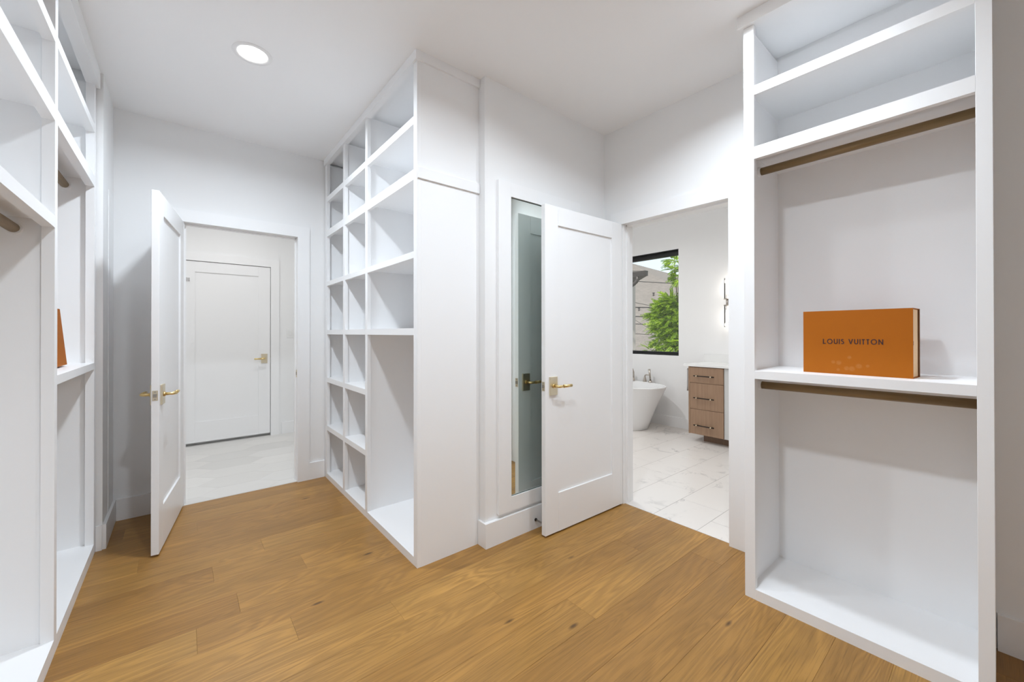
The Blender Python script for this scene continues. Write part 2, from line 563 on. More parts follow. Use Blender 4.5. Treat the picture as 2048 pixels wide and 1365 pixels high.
# ---- baseboards
BH = 0.146
def base(name, lst, label):
    return struct(boxes(name, lst, M['trim']), label, 'baseboard')
base('baseboard_middle', [(1.389, 2.535, 1.930, 1.956, 0, BH), (1.389, 1.403, 1.956, 2.012, 0, BH)], 'tall white baseboard under the framed mirror')
base('baseboard_back', [(-0.345, -0.080, 3.829, 3.846, 0, BH), (0.864, 0.988, 3.829, 3.846, 0, BH)], 'tall white baseboard either side of the hall doorway')
base('baseboard_left', [(-0.363, -0.346, 3.383, 3.830, 0, BH), (-0.390, -0.363, 3.372, 3.386, 0, BH)], 'tall white baseboard in the dark corner behind the hall door')
base('baseboard_right', [(2.538, 2.556, -1.70, 0.004, 0, BH)], 'tall white baseboard at the right edge beyond the wardrobe')
base('baseboard_front', [(-0.38, 2.538, -1.701, -1.683, 0, BH)], 'tall white baseboard behind the viewer')
base('baseboard_bathroom', [(BX - 0.018, BX + 0.001, 2.35, 4.80, 0, 0.135)], 'white baseboard between the tub and the vanity')
base('baseboard_hall', [(0.985, 1.60, HY - 0.018, HY + 0.001, 0, BH)], 'white baseboard beside the closed hall door')

# ---- door casings and jambs
def casing(name, lst, label):
    return struct(boxes(name, lst, M['trim']), label, 'door casing')
# hall doorway (in wall_back)
casing('trim_2', [(0.770, 0.8645, 3.829, 3.846, 0, 2.205), (-0.0935, 0.000, 3.829, 3.846, 0, 2.205), (0.000, 0.770, 3.829, 3.846, 2.112, 2.205)], 'flat white casing around the hall doorway')
casing('trim_3', [(0.770, 0.7861, 3.846, 3.962, 0, 2.112), (0.7600, 0.7701, 3.895, 3.930, 0, 2.102), (0.0, 0.014, 3.846, 3.962, 0, 2.112), (0.014, 0.024, 3.895, 3.930, 0, 2.102),
                  (0.014, 0.770, 3.846, 3.962, 2.112, 2.1201), (0.024, 0.760, 3.895, 3.930, 2.102, 2.1125)], 'white door jamb with stop bead lining the hall doorway')
# bathroom doorway (in wall_right)
casing('trim_4', [(2.538, 2.556, 0.937, 1.030, 0, 2.190), (2.538, 2.556, 1.795, 1.885, 0, 2.190), (2.538, 2.556, 1.030, 1.795, 2.096, 2.190)], 'flat white casing around the bathroom doorway')
casing('trim_5', [(2.555, 2.676, 1.019, 1.034, 0, 2.096), (2.592, 2.626, 1.034, 1.044, 0, 2.086), (2.555, 2.676, 1.786, 1.801, 0, 2.096), (2.592, 2.626, 1.776, 1.786, 0, 2.086),
                  (2.555, 2.676, 1.034, 1.786, 2.096, 2.1051), (2.592, 2.626, 1.044, 1.776, 2.086, 2.0965)], 'white door jamb with stop bead lining the bathroom doorway')
# hall closed door casing
casing('trim_6', [(0.862, 0.955, HY - 0.018, HY + 0.001, 0, 2.205), (-0.11, -0.015, HY - 0.018, HY + 0.001, 0, 2.205), (-0.015, 0.862, HY - 0.018, HY + 0.001, 2.110, 2.205),
                  (0.862, 0.8701, HY + 0.001, HY + 0.12, 0, 2.110), (-0.025, -0.015, HY + 0.001, HY + 0.12, 0, 2.110)], 'flat white casing around the closed hall door')
# casing board on the short left wall
struct(box('trim_7', -0.363, -0.359, 3.600, 3.829, BH, 2.20, M['trim']), 'flat white board on the short wall behind the hall door', 'trim')
# strike plate of the hall doorway
sp = box('strike_plate', 0.7685, 0.7705, 3.862, 3.892, 0.900, 0.965, M['brass_pale'])
tag(sp, 'small brass strike plate on the hall door jamb', 'strike plate')
box('slot', 0.7680, 0.7700, 3.870, 3.884, 0.918, 0.947, M['dark'], sp)

# ------------------------------------------------------------------ doors (local frame: x along leaf from hinge, y thickness, z up)
def lever(parent, name, x, ysurf, sgn, z, dirx, label):
    """door handle on the face at y=ysurf whose outward normal is sgn*y; lever points along dirx*x."""
    h = box(name, x - 0.033, x + 0.033, ysurf, ysurf + sgn * 0.011, z - 0.058, z + 0.058, M['brass_pale'], parent, 0.0012)
    h['label'] = label
    def T(n, pts, rad, m=M['brass']):
        return tube(n, pts, rad, m, h, 16)
    y1 = ysurf + sgn * 0.011
    T('collar', [(x, y1 - sgn * 0.001, z), (x, y1 + sgn * 0.007, z)], 0.0135)
    T('neck', [(x, y1, z), (x, y1 + sgn * 0.034, z), (x + dirx * 0.004, y1 + sgn * 0.043, z), (x + dirx * 0.014, y1 + sgn * 0.047, z), (x + dirx * 0.042, y1 + sgn * 0.047, z)], 0.0085)
    T('ring', [(x + dirx * 0.040, y1 + sgn * 0.047, z), (x + dirx * 0.046, y1 + sgn * 0.047, z)], 0.0108)
    T('grip', [(x + dirx * 0.046, y1 + sgn * 0.047, z), (x + dirx * 0.112, y1 + sgn * 0.047, z)], 0.0098)
    return h

def door_leaf(name, loc, rotz, w, t, z0, z1, hz, label, latch=True, faces=(1, -1), bottom_rail=0.245, stile=0.115, top=0.12):
    d = thing(name, loc, label, 'door', rotz, kind='structure', local=True)
    ht = t / 2
    rec = 0.011
    box('stile', 0, stile, -ht, ht, z0, z1, M['door'], d, 0.0012)
    box('stile', w - stile, w, -ht, ht, z0, z1, M['door'], d, 0.0012)
    box('rail', stile, w - stile, -ht, ht, z1 - top, z1, M['door'], d)
    box('rail', stile, w - stile, -ht, ht, z0, z0 + bottom_rail, M['door'], d)
    box('panel', stile, w - stile, -ht + rec, ht - rec, z0 + bottom_rail, z1 - top, M['door'], d)
    for s in faces:
        lever(d, 'handle', w - 0.065, s * ht, s, hz, -1, 'satin brass lever on a rectangular plate')
    if latch:
        lp = box('latch_plate', w - 0.001, w + 0.0012, -0.0125, 0.0125, hz - 0.029, hz + 0.029, M['brass_pale'], d, 0.0004)
        box('bolt', w + 0.0008, w + 0.006, -0.008, 0.008, hz - 0.010, hz + 0.010, M['steel'], lp, 0.001)
        for q in (-1, 1):
            tube('screw', [(w + 0.0008, 0, hz + q * 0.021), (w + 0.0018, 0, hz + q * 0.021)], 0.0035, M['steel'], lp, 10)
    HS = -1 if latch else 1
    for hz_ in (0.22, 1.05, 1.88):
        tube('hinge', [(-0.004, HS * (ht + 0.004), hz_ - 0.045), (-0.004, HS * (ht + 0.004), hz_ + 0.045)], 0.006, M['brass'], d, 10)
    return d

# hall door, swung open into the closet
ax, ay, bx_, by_ = 0.010, 3.835, -0.1005, 3.0732     # visible (+x side) face: hinge end, latch end
dv = Vector((bx_ - ax, by_ - ay, 0)); w1 = dv.length; dv.normalize()
nrm = Vector((-dv.y, dv.x, 0))                       # left-hand normal of leaf direction (+x side)
th1 = math.atan2(dv.y, dv.x)
c1 = Vector((ax, ay, 0)) - nrm * 0.0175
door_leaf('door_1', c1, th1, w1, 0.035, 0.011, 2.108, 0.925, 'white shaker door swung open at the left, next to the hall')
# bathroom door, swung back towards the mirror
ax, ay, bx_, by_ = 2.531, 1.7815, 1.7504, 1.7968
dv = Vector((bx_ - ax, by_ - ay, 0)); w2 = dv.length; dv.normalize()
nrm = Vector((-dv.y, dv.x, 0))                       # points to -y (towards viewer)
th2 = math.atan2(dv.y, dv.x)
c2 = Vector((ax, ay, 0)) - nrm * 0.0175
door_leaf('door_2', c2, th2, w2, 0.035, 0.011, 2.094, 0.947, 'white shaker door swung open in front of the framed mirror')
# hall closed door (hinge hidden at the left, latch right)
door_leaf('door_3', (-0.011, 5.828, 0), 0.0, 0.868, 0.036, 0.034, 2.105, 0.967, 'white shaker door standing closed across the hall', latch=False, faces=(-1,), bottom_rail=0.233, stile=0.127)
hb = bpy.data.objects['door_3']
box('strike', 0.8675, 0.8715, -0.010, 0.010, 0.935, 1.000, M['steel'], hb)

# robe hook on the hall door
hk = thing('robe_hook', (0.047, 5.810, 1.89), 'small chrome robe hook high on the closed hall door', 'hook')
box('plate', 0.025, 0.069, 5.804, 5.810, 1.872, 1.912, M['chrome'], hk, 0.001)
tube('arm', [(0.047, 5.805, 1.892), (0.047, 5.775, 1.890), (0.047, 5.765, 1.900)], 0.006, M['chrome'], hk, 10)
tube('arm', [(0.047, 5.805, 1.880), (0.047, 5.770, 1.872), (0.047, 5.755, 1.885)], 0.005, M['chrome'], hk, 10)

# light switch in the hall
sw = thing('light_switch', (1.078, HY, 1.28), 'white rocker light switch beside the hall door', 'switch')
box('cover_plate', 1.042, 1.116, HY - 0.006, HY, 1.222, 1.338, M['porcelain'], sw, 0.0015)
box('rocker', 1.062, 1.096, HY - 0.011, HY - 0.005, 1.248, 1.312, M['porcelain'], sw, 0.0015)

# ------------------------------------------------------------------ built-in wardrobes
def unit(name, label, xf, s, depth, stiles, bays, fd, crown_z, bottom, proud=0.018, end_extra=None, wall_end=None):
    """front plane x=xf, carcass goes to xf+s*depth. bays: list of shelf lists [(z0,z1),...]."""
    y0, y1 = stiles[0][0], stiles[-1][1]
    root = thing(name, (xf + s * depth / 2, (y0 + y1) / 2, 0), label, 'wardrobe')
    m = M['cab']
    xb = xf + s * depth
    box('back_panel', xb - s * 0.012, xb, y0 + 0.002, y1 - 0.002, 0.0, crown_z + 0.01, m, root)
    panels = []
    for i, (a, b) in enumerate(stiles):
        box('stile', xf, xf + s * fd, a, b, 0.0, crown_z, m, root, 0.0008)
        if i == 0: pa, pb = a, a + 0.020
        elif i == len(stiles) - 1: pa, pb = b - 0.020, b
        else: pa, pb = (a + b) / 2 - 0.010, (a + b) / 2 + 0.010
        panels.append((pa, pb))
        box('side_panel' if i in (0, len(stiles) - 1) else 'divider', xf + s * fd, xb - s * 0.012, pa, pb, 0.0, crown_z + 0.01, m, root)
    for i, sh in enumerate(bays):
        a, b = stiles[i][1], stiles[i + 1][0]
        pa, pb = panels[i][1], panels[i + 1][0]
        box('bottom_rail', xf, xf + s * fd, a, b, 0.0, bottom, m, root)
        box('bottom_shelf', xf + s * fd, xb - s * 0.012, pa, pb, bottom - 0.02, bottom, m, root)
        for (z0, z1) in sh:
            box('shelf_rail', xf, xf + s * fd, a, b, z0, z1, m, root)
            box('shelf', xf + s * fd, xb - s * 0.012, pa, pb, z1 - 0.020, z1, m, root)
    box('crown', xf - s * proud, xf + s * fd, y0 - (0.0 if s > 0 and False else 0.0), y1, crown_z, ZC, m, root)
    box('top_panel', xf + s * fd, xb, y0 + 0.001, y1 - 0.001, ZC - 0.02, ZC - 0.001, m, root)
    return root

# centre cube unit
cu = unit('cubby_shelf', 'tall white cubby shelf with many square compartments in the middle', 0.990, 1, 0.411,
          [(2.0137, 2.0570), (2.7746, 2.8148), (3.2700, 3.3150), (3.770, 3.829)],
          [[(1.2715, 1.3103), (1.700, 1.7370), (2.1345, 2.1920), (2.4433, 2.4876)],
           [(0.4259, 0.4656), (0.850, 0.8898), (1.2715, 1.3103), (1.700, 1.7370), (2.1345, 2.1920), (2.4433, 2.4876)],
           [(0.4259, 0.4656), (0.850, 0.8898), (1.2715, 1.3103), (1.700, 1.7370), (2.1345, 2.1920), (2.4433, 2.4876)]],
          0.025, 2.777, 0.046, 0.012)
box('end_band', 0.992, 1.3986, 2.0025, 2.0137, 2.1315, 2.1915, M['cab'], cu, 0.0008)
box('end_crown', 0.978, 1.400, 2.0017, 2.0137, 2.777, ZC, M['cab'], cu)

# left wardrobe (front faces +x)
lu = unit('wardrobe', 'tall white open wardrobe with hanging rods along the left edge', -0.3912, -1, 0.405,
          [(0.30, 0.342), (1.372, 1.414), (2.395, 2.437), (3.330, 3.374)],
          [[(1.707, 1.754), (2.1350, 2.1960), (2.4500, 2.4940)],
           [(1.707, 1.754), (2.1350, 2.1960), (2.4500, 2.4940)],
           [(1.0754, 1.1130), (2.1350, 2.1960), (2.4500, 2.4940)]],
          0.037, 2.730, 0.061)
# right wardrobe (front faces -x)
ru = unit('wardrobe', 'white open wardrobe with two hanging rods and an orange box at right', 2.1255, 1, 0.4285,
          [(0.0076, 0.0463), (0.7437, 0.7894)],
          [[(1.0615, 1.0999), (2.1213, 2.1793), (2.4306, 2.4740)]],
          0.025, 2.772, 0.050, 0.022)
box('end_crown', 2.1035, 2.553, 0.7894, 0.811, 2.772, ZC, M['cab'], ru)

def rod(parent, x, z, ya, yb, r):
    o = tube('hanging_rod', [(x, ya + 0.002, z), (x, yb - 0.002, z)], r, M['rod'], parent, 20)
    o['label'] = 'round oak hanging rod'
    for y, d in ((ya, 1), (yb, -1)):
        bm = bmesh.new()
        tube_bm(bm, [(x, y, z), (x, y + d * 0.012, z)], r * 1.32, 20)
        s_ = link('rod_socket', bm, M['cab'], parent)
rod(ru, 2.262, 2.098, 0.0276, 0.7694, 0.0185)
rod(ru, 2.262, 1.019, 0.0276, 0.7694, 0.0185)
rod(lu, -0.500, 1.690, 1.403, 2.406, 0.0185)
rod(lu, -0.512, 2.125, 2.426, 3.354, 0.0185)
rod(lu, -0.500, 1.690, 0.32, 1.383, 0.0185)

# ------------------------------------------------------------------ framed mirror
mr = thing('wall_mirror', (1.85, 1.955, 0.17), 'tall white framed mirror half hidden behind the open bathroom door', 'mirror')
MX0, MX1, MZ0, MZ1, MW = 1.4905, 2.24, 0.172, 2.224, 0.098
box('frame_stile', MX0, MX0 + MW, 1.932, 1.955, MZ0, MZ1, M['trim'], mr, 0.0008)
box('frame_stile', MX1 - MW, MX1, 1.932, 1.955, MZ0, MZ1, M['trim'], mr, 0.0008)
box('frame_rail', MX0 + MW, MX1 - MW, 1.932, 1.955, MZ0, MZ0 + 0.088, M['trim'], mr)
box('frame_rail', MX0 + MW, MX1 - MW, 1.932, 1.955, MZ1 - 0.088, MZ1, M['trim'], mr)
gl = box('mirror_glass', MX0 + MW, MX1 - MW, 1.944, 1.950, MZ0 + 0.088, MZ1 - 0.088, M['mirror'], mr)
box('edge_strip', MX0 + MW, MX1 - MW, 1.9405, 1.9445, MZ1 - 0.0925, MZ1 - 0.088, M['silver_edge'], gl)
box('edge_strip', MX0 + MW, MX1 - MW, 1.9405, 1.9445, MZ0 + 0.088, MZ0 + 0.0915, M['silver_edge'], gl)

# spring door stop on the baseboard
ds = thing('door_stop', (1.789, 1.930, 0.059), 'thin spring door stop on the baseboard under the mirror', 'door stop')
tube('base_cap', [(1.789, 1.930, 0.0600), (1.789, 1.922, 0.0600)], 0.0095, M['bronze'], ds, 12)
pts = []
for i in range(0, 110):
    a = i / 110 * 2 * math.pi * 9
    pts.append((1.789 + 0.0045 * math.cos(a), 1.922 - 0.070 * i / 110, 0.0600 + 0.0045 * math.sin(a)))
tube('spring', pts, 0.0013, M['steel'], ds, 6)
tube('tip', [(1.789, 1.853, 0.0600), (1.789, 1.840, 0.0600)], 0.0075, M['porcelain'], ds, 12)

# ------------------------------------------------------------------ orange boxes
def stroke(bm, pts, w, y=0.0, t=0.0006):
    """flat stroked polyline in the xz plane, given thickness along y."""
    P = [Vector((p[0], 0, p[1])) for p in pts]
    L, Rr = [], []
    for i, p in enumerate(P):
        if i == 0: d = P[1] - P[0]
        elif i == len(P) - 1: d = P[-1] - P[-2]
        else: d = (P[i + 1] - P[i]).normalized() + (P[i] - P[i - 1]).normalized()
        d.normalize(); n = Vector((-d.z, 0, d.x)) * (w / 2)
        L.append(p + n); Rr.append(p - n)
    for i in range(len(P) - 1):
        q = [L[i], L[i + 1], Rr[i + 1], Rr[i]]
        a = [bm.verts.new((v.x, y, v.z)) for v in q]; b = [bm.verts.new((v.x, y - t, v.z)) for v in q]
        bm.faces.new(a); bm.faces.new(b)
        for k in range(4):
            bm.faces.new((a[k], a[(k + 1) % 4], b[(k + 1) % 4], b[k]))

def arc(cx, cz, rx, rz, a0, a1, n=14):
    return [(cx + rx * math.cos(R(a0 + (a1 - a0) * i / n)), cz + rz * math.sin(R(a0 + (a1 - a0) * i / n))) for i in range(n + 1)]

def letter_strokes(ch):
    """(strokes, advance) for cap height 1."""
    w = 0.16; h = w / 2
    if ch == 'L': return [[(h, 0), (h, 1)], [(0, h), (0.56, h)]], 0.60
    if ch == 'O': return [arc(0.56, 0.5, 0.56 - h, 0.5 - h + 0.02, 0, 360, 28)], 1.12
    if ch == 'U': return [[(h, 1)] + [(h, 0.40)] + arc(0.38, 0.38, 0.38 - h, 0.38 - h, 180, 360, 12) + [(0.76 - h, 1)]], 0.76
    if ch == 'I': return [[(h, 0), (h, 1)]], 0.16
    if ch == 'S': return [arc(0.29, 0.735, 0.20, 0.185, 25, 270, 14) + arc(0.29, 0.295, 0.225, 0.215, 90, -155, 14)[0:]], 0.58
    if ch == 'V': return [[(0.06, 1), (0.42, 0.05)], [(0.78, 1), (0.42, 0.05)]], 0.84
    if ch == 'T': return [[(0, 1 - h), (0.56, 1 - h)], [(0.28, 0), (0.28, 1)]], 0.56
    if ch == 'N': return [[(h, 0), (h, 1)], [(0.82 - h, 0), (0.82 - h, 1)], [(h, 0.93), (0.82 - h, 0.07)]], 0.82
    return [], 0.36

def lettering(text, length, height, parent, x0, z0, y):
    XS = 0.78
    tot = sum(letter_strokes(c)[1] * XS for c in text); gaps = len(text) - 1
    gap = (length / height - tot) / gaps
    bm = bmesh.new(); x = 0.0
    for c in text:
        st, adv = letter_strokes(c)
        for s_ in st:
            stroke(bm, [(x0 + (x + px * XS) * height, z0 + pz * height) for px, pz in s_], 0.16 * height, y)
        x += adv * XS + gap
    return link('lettering', bm, M['brown_ink'], parent)

# local frame of a box: x along its width (viewer's left to right), -y is the front, z up
MARKS = [(0.113, 0.052, 0.009), (0.133, 0.050, 0.012), (0.170, 0.075, 0.009), (0.160, 0.027, 0.011), (0.178, 0.026, 0.013), (0.202, 0.039, 0.013), (0.131, 0.019, 0.008), (0.231, 0.041, 0.008)]
def gift_box(name, loc, rotz, w, d, h, label, front, letters=True):
    g = thing(name, loc, label, 'box', rotz, local=True)
    t = 0.003
    # sleeve panels: origin of the front panel at its lower left so the scuff marks can be placed
    bm = bmesh.new(); bx(bm, 0, w, 0, t, 0, h)
    link('sleeve_front', bm, front, g, (0, 0, 0))
    box('sleeve_back', 0, w, d - t, d, 0, h, M['orange'], g)
    box('sleeve_top', 0, w, t, d - t, h - t, h, M['orange'], g)
    box('sleeve_bottom', 0, w, t, d - t, 0, t, M['orange'], g)
    tr = box('drawer', 0.012, w - 0.004, t + 0.001, d - t - 0.001, t + 0.001, h - t - 0.001, M['cream'], g)
    box('pull_ribbon', w - 0.004, w - 0.001, t + 0.004, t + 0.012, h * 0.47, h * 0.53, M['brown_ink'], tr)
    box('edge_piping', w - 0.002, w + 0.0008, d - 0.012, d, 0.0, h, M['brown_card'], g)
    if letters:
        lettering('LOUIS VUITTON', 0.204, 0.0225, g, 0.076, 0.1325, -0.0001)
    return g
fl_, fr_ = Vector((2.2521, 0.5804, 0)), Vector((2.2300, 0.2124, 0))
dd = fr_ - fl_
gift_box('gift_box', (fl_.x, fl_.y, 1.1002), math.atan2(dd.y, dd.x), dd.length, 0.125, 0.281,
         'flat orange box with brown lettering standing on the right wardrobe shelf', orange_card(MARKS))
# second box leaning back in the left wardrobe, seen end-on
g2 = gift_box('gift_box', (-0.463, 2.755, 1.1213), math.pi / 2, 0.345, 0.085, 0.290,
              'orange box leaning inside the left wardrobe, only a sliver showing', M['orange'], letters=False)
g2.rotation_euler = Matrix.Rotation(math.pi / 2, 3, 'Z').to_4x4().to_euler()
g2.rotation_euler = (Matrix.Rotation(-R(5.2), 3, 'Y') @ Matrix.Rotation(math.pi / 2, 3, 'Z')).to_euler()
for ch in g2.children:                                   # the end that shows is closed orange card
    if ch.name.startswith('edge_piping'):
        pass
box('sleeve_end', -0.001, 0.002, 0.0, 0.085, 0.0, 0.290, M['orange'], g2)

# ------------------------------------------------------------------ recessed ceiling lights
def lathe(name, prof, loc, m, parent, seg=36):
    bm = bmesh.new(); rings = []
    for r, z in prof:
        rings.append([bm.verts.new((loc[0] + r * math.cos(2 * math.pi * k / seg), loc[1] + r * math.sin(2 * math.pi * k / seg), loc[2] + z)) for k in range(seg)])
    for a, b in zip(rings, rings[1:]):
        for k in range(seg):
            bm.faces.new((a[k], a[(k + 1) % seg], b[(k + 1) % seg], b[k]))
    o = link(name, bm, m, parent)
    for p in o.data.polygons: p.use_smooth = True
    return o

def downlight(x, y, watts, label, spread=165, col=(0.862, 0.957, 1.055)):
    t = thing('recessed_light', (x, y, ZC), label, 'light', group='recessed ceiling lights')
    lathe('trim_ring', [(0.096, -0.0005), (0.094, -0.004), (0.078, -0.006), (0.071, -0.003), (0.070, -0.0005)], (x, y, ZC), M['can_ring'], t)
    lathe('lens', [(0.0001, -0.0016), (0.035, -0.0016), (0.0705, -0.0012)], (x, y, ZC), M['can_lens'], t)
    ld = bpy.data.lights.new('downlight', 'AREA')
    ld.shape = 'DISK'; ld.size = 0.13; ld.energy = watts; ld.color = col; ld.spread = R(spread)
    lo = bpy.data.objects.new('lamp_light', ld); COL.objects.link(lo)
    lo.parent = t; lo.location = (0, 0, -0.010)
    return t
downlight(0.300, 2.615, CAN_W, 'round recessed ceiling light glowing near the hall doorway')
downlight(1.250, 1.200, CAN_W * 0.24, 'added fill downlight out of view in front of the framed mirror', spread=150)  # unseen fill added to brighten the mirror wall and alcove
downlight(0.320, 0.750, CAN_W * 1.08, 'round recessed ceiling light out of view over the closet middle')
downlight(1.850, 0.750, CAN_W * 0.66, 'round recessed ceiling light out of view by the bathroom door', spread=150)
downlight(2.950, 2.050, 6.0, 'round recessed ceiling light out of view in the bathroom entrance', col=(0.97, 0.985, 1.0))
downlight(3.350, 3.250, 19, 'added fill downlight out of view in front of the tub', col=(0.97, 0.985, 1.0))  # unseen lamp, added here to light the front of the tub
downlight(3.900, 1.200, 5.0, 'round recessed ceiling light out of view over the vanity', col=(0.97, 0.985, 1.0))
downlight(0.450, 4.850, 9.5, 'round recessed ceiling light out of view in the hall', col=(0.97, 0.985, 1.0))
downlight(-0.700, 4.850, 5, 'round recessed ceiling light out of view at the hall end', col=(0.97, 0.985, 1.0))

# ------------------------------------------------------------------ bathroom
# window
wn = thing('window_1', (BX + 0.08, (WY0 + WY1) / 2, WZ0), 'black framed fixed window over the bathtub', 'window', kind='structure')
FD0, FD1 = BX + 0.075, BX + 0.150
ft = 0.042
box('frame_head', FD0, FD1, WY0, WY1, WZ1 - 0.062, WZ1, M['black'], wn)
box('frame_sill', FD0, FD1, WY0, WY1, WZ0, WZ0 + ft, M['black'], wn)
box('frame_jamb', FD0, FD1, WY0, WY0 + 0.012, WZ0 + ft, WZ1 - 0.062, M['black'], wn)
box('frame_jamb', FD0, FD1, WY1 - ft, WY1, WZ0 + ft, WZ1 - 0.062, M['black'], wn)
box('head_liner', BX - 0.001, FD0, WY0, WY1, WZ1 - 0.008, WZ1 + 0.001, M['black'], wn)
box('sill_liner', BX - 0.001, FD0, WY0, WY1, WZ0 - 0.001, WZ0 + 0.012, M['black'], wn)
box('pane', FD0 + 0.03, FD0 + 0.036, WY0 + 0.012, WY1 - ft, WZ0 + ft, WZ1 - 0.062, M['pane'], wn)

# bathtub
def sup(a, b, n, k, seg):
    t = 2 * math.pi * k / seg
    c, s_ = math.cos(t), math.sin(t)
    return (a * math.copysign(abs(c) ** (2 / n), c), b * math.copysign(abs(s_) ** (2 / n), s_))
TCX, TCY = 4.715, 3.555
tb = thing('bathtub', (TCX, TCY, 0), 'white oval freestanding bathtub below the window', 'bathtub')
bm = bmesh.new(); seg = 72; rings = []
prof = [(0.275, 0.565, 0.0, 2.3), (0.300, 0.600, 0.004, 2.3), (0.318, 0.640, 0.12, 2.3), (0.345, 0.715, 0.30, 2.3), (0.380, 0.795, 0.46, 2.35), (0.404, 0.845, 0.558, 2.4),
        (0.412, 0.856, 0.572, 2.4), (0.411, 0.856, 0.580, 2.4), (0.404, 0.848, 0.584, 2.4), (0.375, 0.818, 0.582, 2.4), (0.366, 0.808, 0.570, 2.4), (0.345, 0.77, 0.48, 2.4), (0.30, 0.68, 0.25, 2.3), (0.26, 0.58, 0.16, 2.3), (0.12, 0.30, 0.145, 2.2)]
for a, b, z, n in prof:
    rings.append([bm.verts.new((TCX + sup(a, b, n, k, seg)[0], TCY + sup(a, b, n, k, seg)[1], z)) for k in range(seg)])
for a, b in zip(rings, rings[1:]):
    for k in range(seg):
        bm.faces.new((a[k], a[(k + 1) % seg], b[(k + 1) % seg], b[k]))
bm.faces.new(rings[-1])
link('tub_shell', bm, M['tub'], tb, smooth=True)
tube('drain', [(TCX, TCY, 0.1455), (TCX, TCY, 0.149)], 0.03, M['nickel'], tb, 20)

# deck mounted tub filler
ZR = 0.5848
tf = thing('tub_filler', (5.085, 3.24, ZR), 'brushed nickel gooseneck tub filler with hand shower on the tub rim', 'faucet')
def cone_base(x, y, parent, name='base', r0=0.027, r1=0.012, h=0.05):
    lathe(name, [(0.0005, 0.0), (r0, 0.0), (r0, 0.004), (r0 * 0.72, h * 0.45), (r1, h)], (x, y, ZR), M['nickel'], parent, 20)
spx, spy = 5.088, 3.385
cone_base(spx, spy, tf, 'spout_base')
tube('spout', [(spx, spy, ZR + 0.045), (spx, spy, ZR + 0.12), (spx - 0.015, spy + 0.004, ZR + 0.165), (spx - 0.05, spy + 0.02, ZR + 0.200), (spx - 0.10, spy + 0.05, ZR + 0.210), (spx - 0.15, spy + 0.08, ZR + 0.195), (spx - 0.175, spy + 0.10, ZR + 0.165)],
     [0.014, 0.013, 0.013, 0.0125, 0.012, 0.012, 0.012], M['nickel'], tf, 14)
hx, hy = 5.100, 3.205
cone_base(hx, hy, tf, 'valve_base', 0.028, 0.011, 0.075)
tube('lever', [(hx, hy, ZR + 0.070), (hx, hy - 0.004, ZR + 0.090), (hx - 0.004, hy - 0.020, ZR + 0.097), (hx - 0.01, hy - 0.085, ZR + 0.099)], 0.0085, M['nickel'], tf, 12)
wx, wy = 5.070, 3.100
lathe('shower_holder', [(0.0005, 0.0), (0.027, 0.0), (0.027, 0.008), (0.017, 0.012), (0.016, 0.030)], (wx, wy, ZR), M['nickel'], tf, 20)
tube('hand_shower', [(wx, wy, ZR + 0.025), (wx, wy + 0.008, ZR + 0.10), (wx, wy + 0.018, ZR + 0.185)], [0.0115, 0.013, 0.0145], M['nickel'], tf, 14)

# vanity
VX, VL, VRt = 4.650, 2.337, 1.938
vn = thing('vanity_cabinet', (4.91, 1.7, 0), 'walnut vanity cabinet with three drawers and dark bar pulls', 'vanity')
box('body', VX + 0.012, BX - 0.001, 1.000, VL, 0.092, 0.884, M['vanity'], vn)
box('end_panel', VX - 0.008, VX + 0.012, VL - 0.016, VL, 0.092, 0.884, M['vanity'], vn)
box('toe_kick', 4.765, BX - 0.02, 1.02, 2.215, 0.0, 0.092, M['vanity_dark'], vn)
zz = [0.094, 0.388, 0.694, 0.880]
for z0, z1 in zip(zz, zz[1:]):
    d = box('drawer_front', VX - 0.008, VX + 0.011, VRt + 0.002, VL - 0.018, z0 + 0.002, z1 - 0.002, M['vanity'], vn, 0.0008)
    zc = (z0 + z1) / 2 - (0.0 if z1 > 0.8 else 0.0)
    zc = {0.880: 0.778, 0.694: 0.523, 0.388: 0.205}[z1]
    tube('pull_bar', [(VX - 0.040, 2.030, zc), (VX - 0.040, 2.262, zc)], 0.0065, M['bronze'], d, 10)
    for yy in (2.065, 2.228):
        tube('pull_post', [(VX - 0.008, yy, zc), (VX - 0.052, yy, zc)], 0.0075, M['brass_pale'], d, 10)
box('filler_panel', VX + 0.004, VX + 0.0125, 1.48, VRt - 0.002, 0.094, 0.880, M['filler'], vn)
box('door', VX - 0.008, VX + 0.011, 1.02, 1.478, 0.094, 0.880, M['vanity'], vn)
ct = box('countertop', VX - 0.022, BX - 0.001, 0.98, 2.392, 0.885, 0.910, M['quartz'], None, 0.001)
tag(ct, 'white quartz slab on the walnut vanity', 'countertop')
bs = box('backsplash', BX - 0.021, BX - 0.001, 0.98, 2.392, 0.910, 1.010, M['quartz'], None)
tag(bs, 'low white stone upstand at the back of the vanity top', 'backsplash')
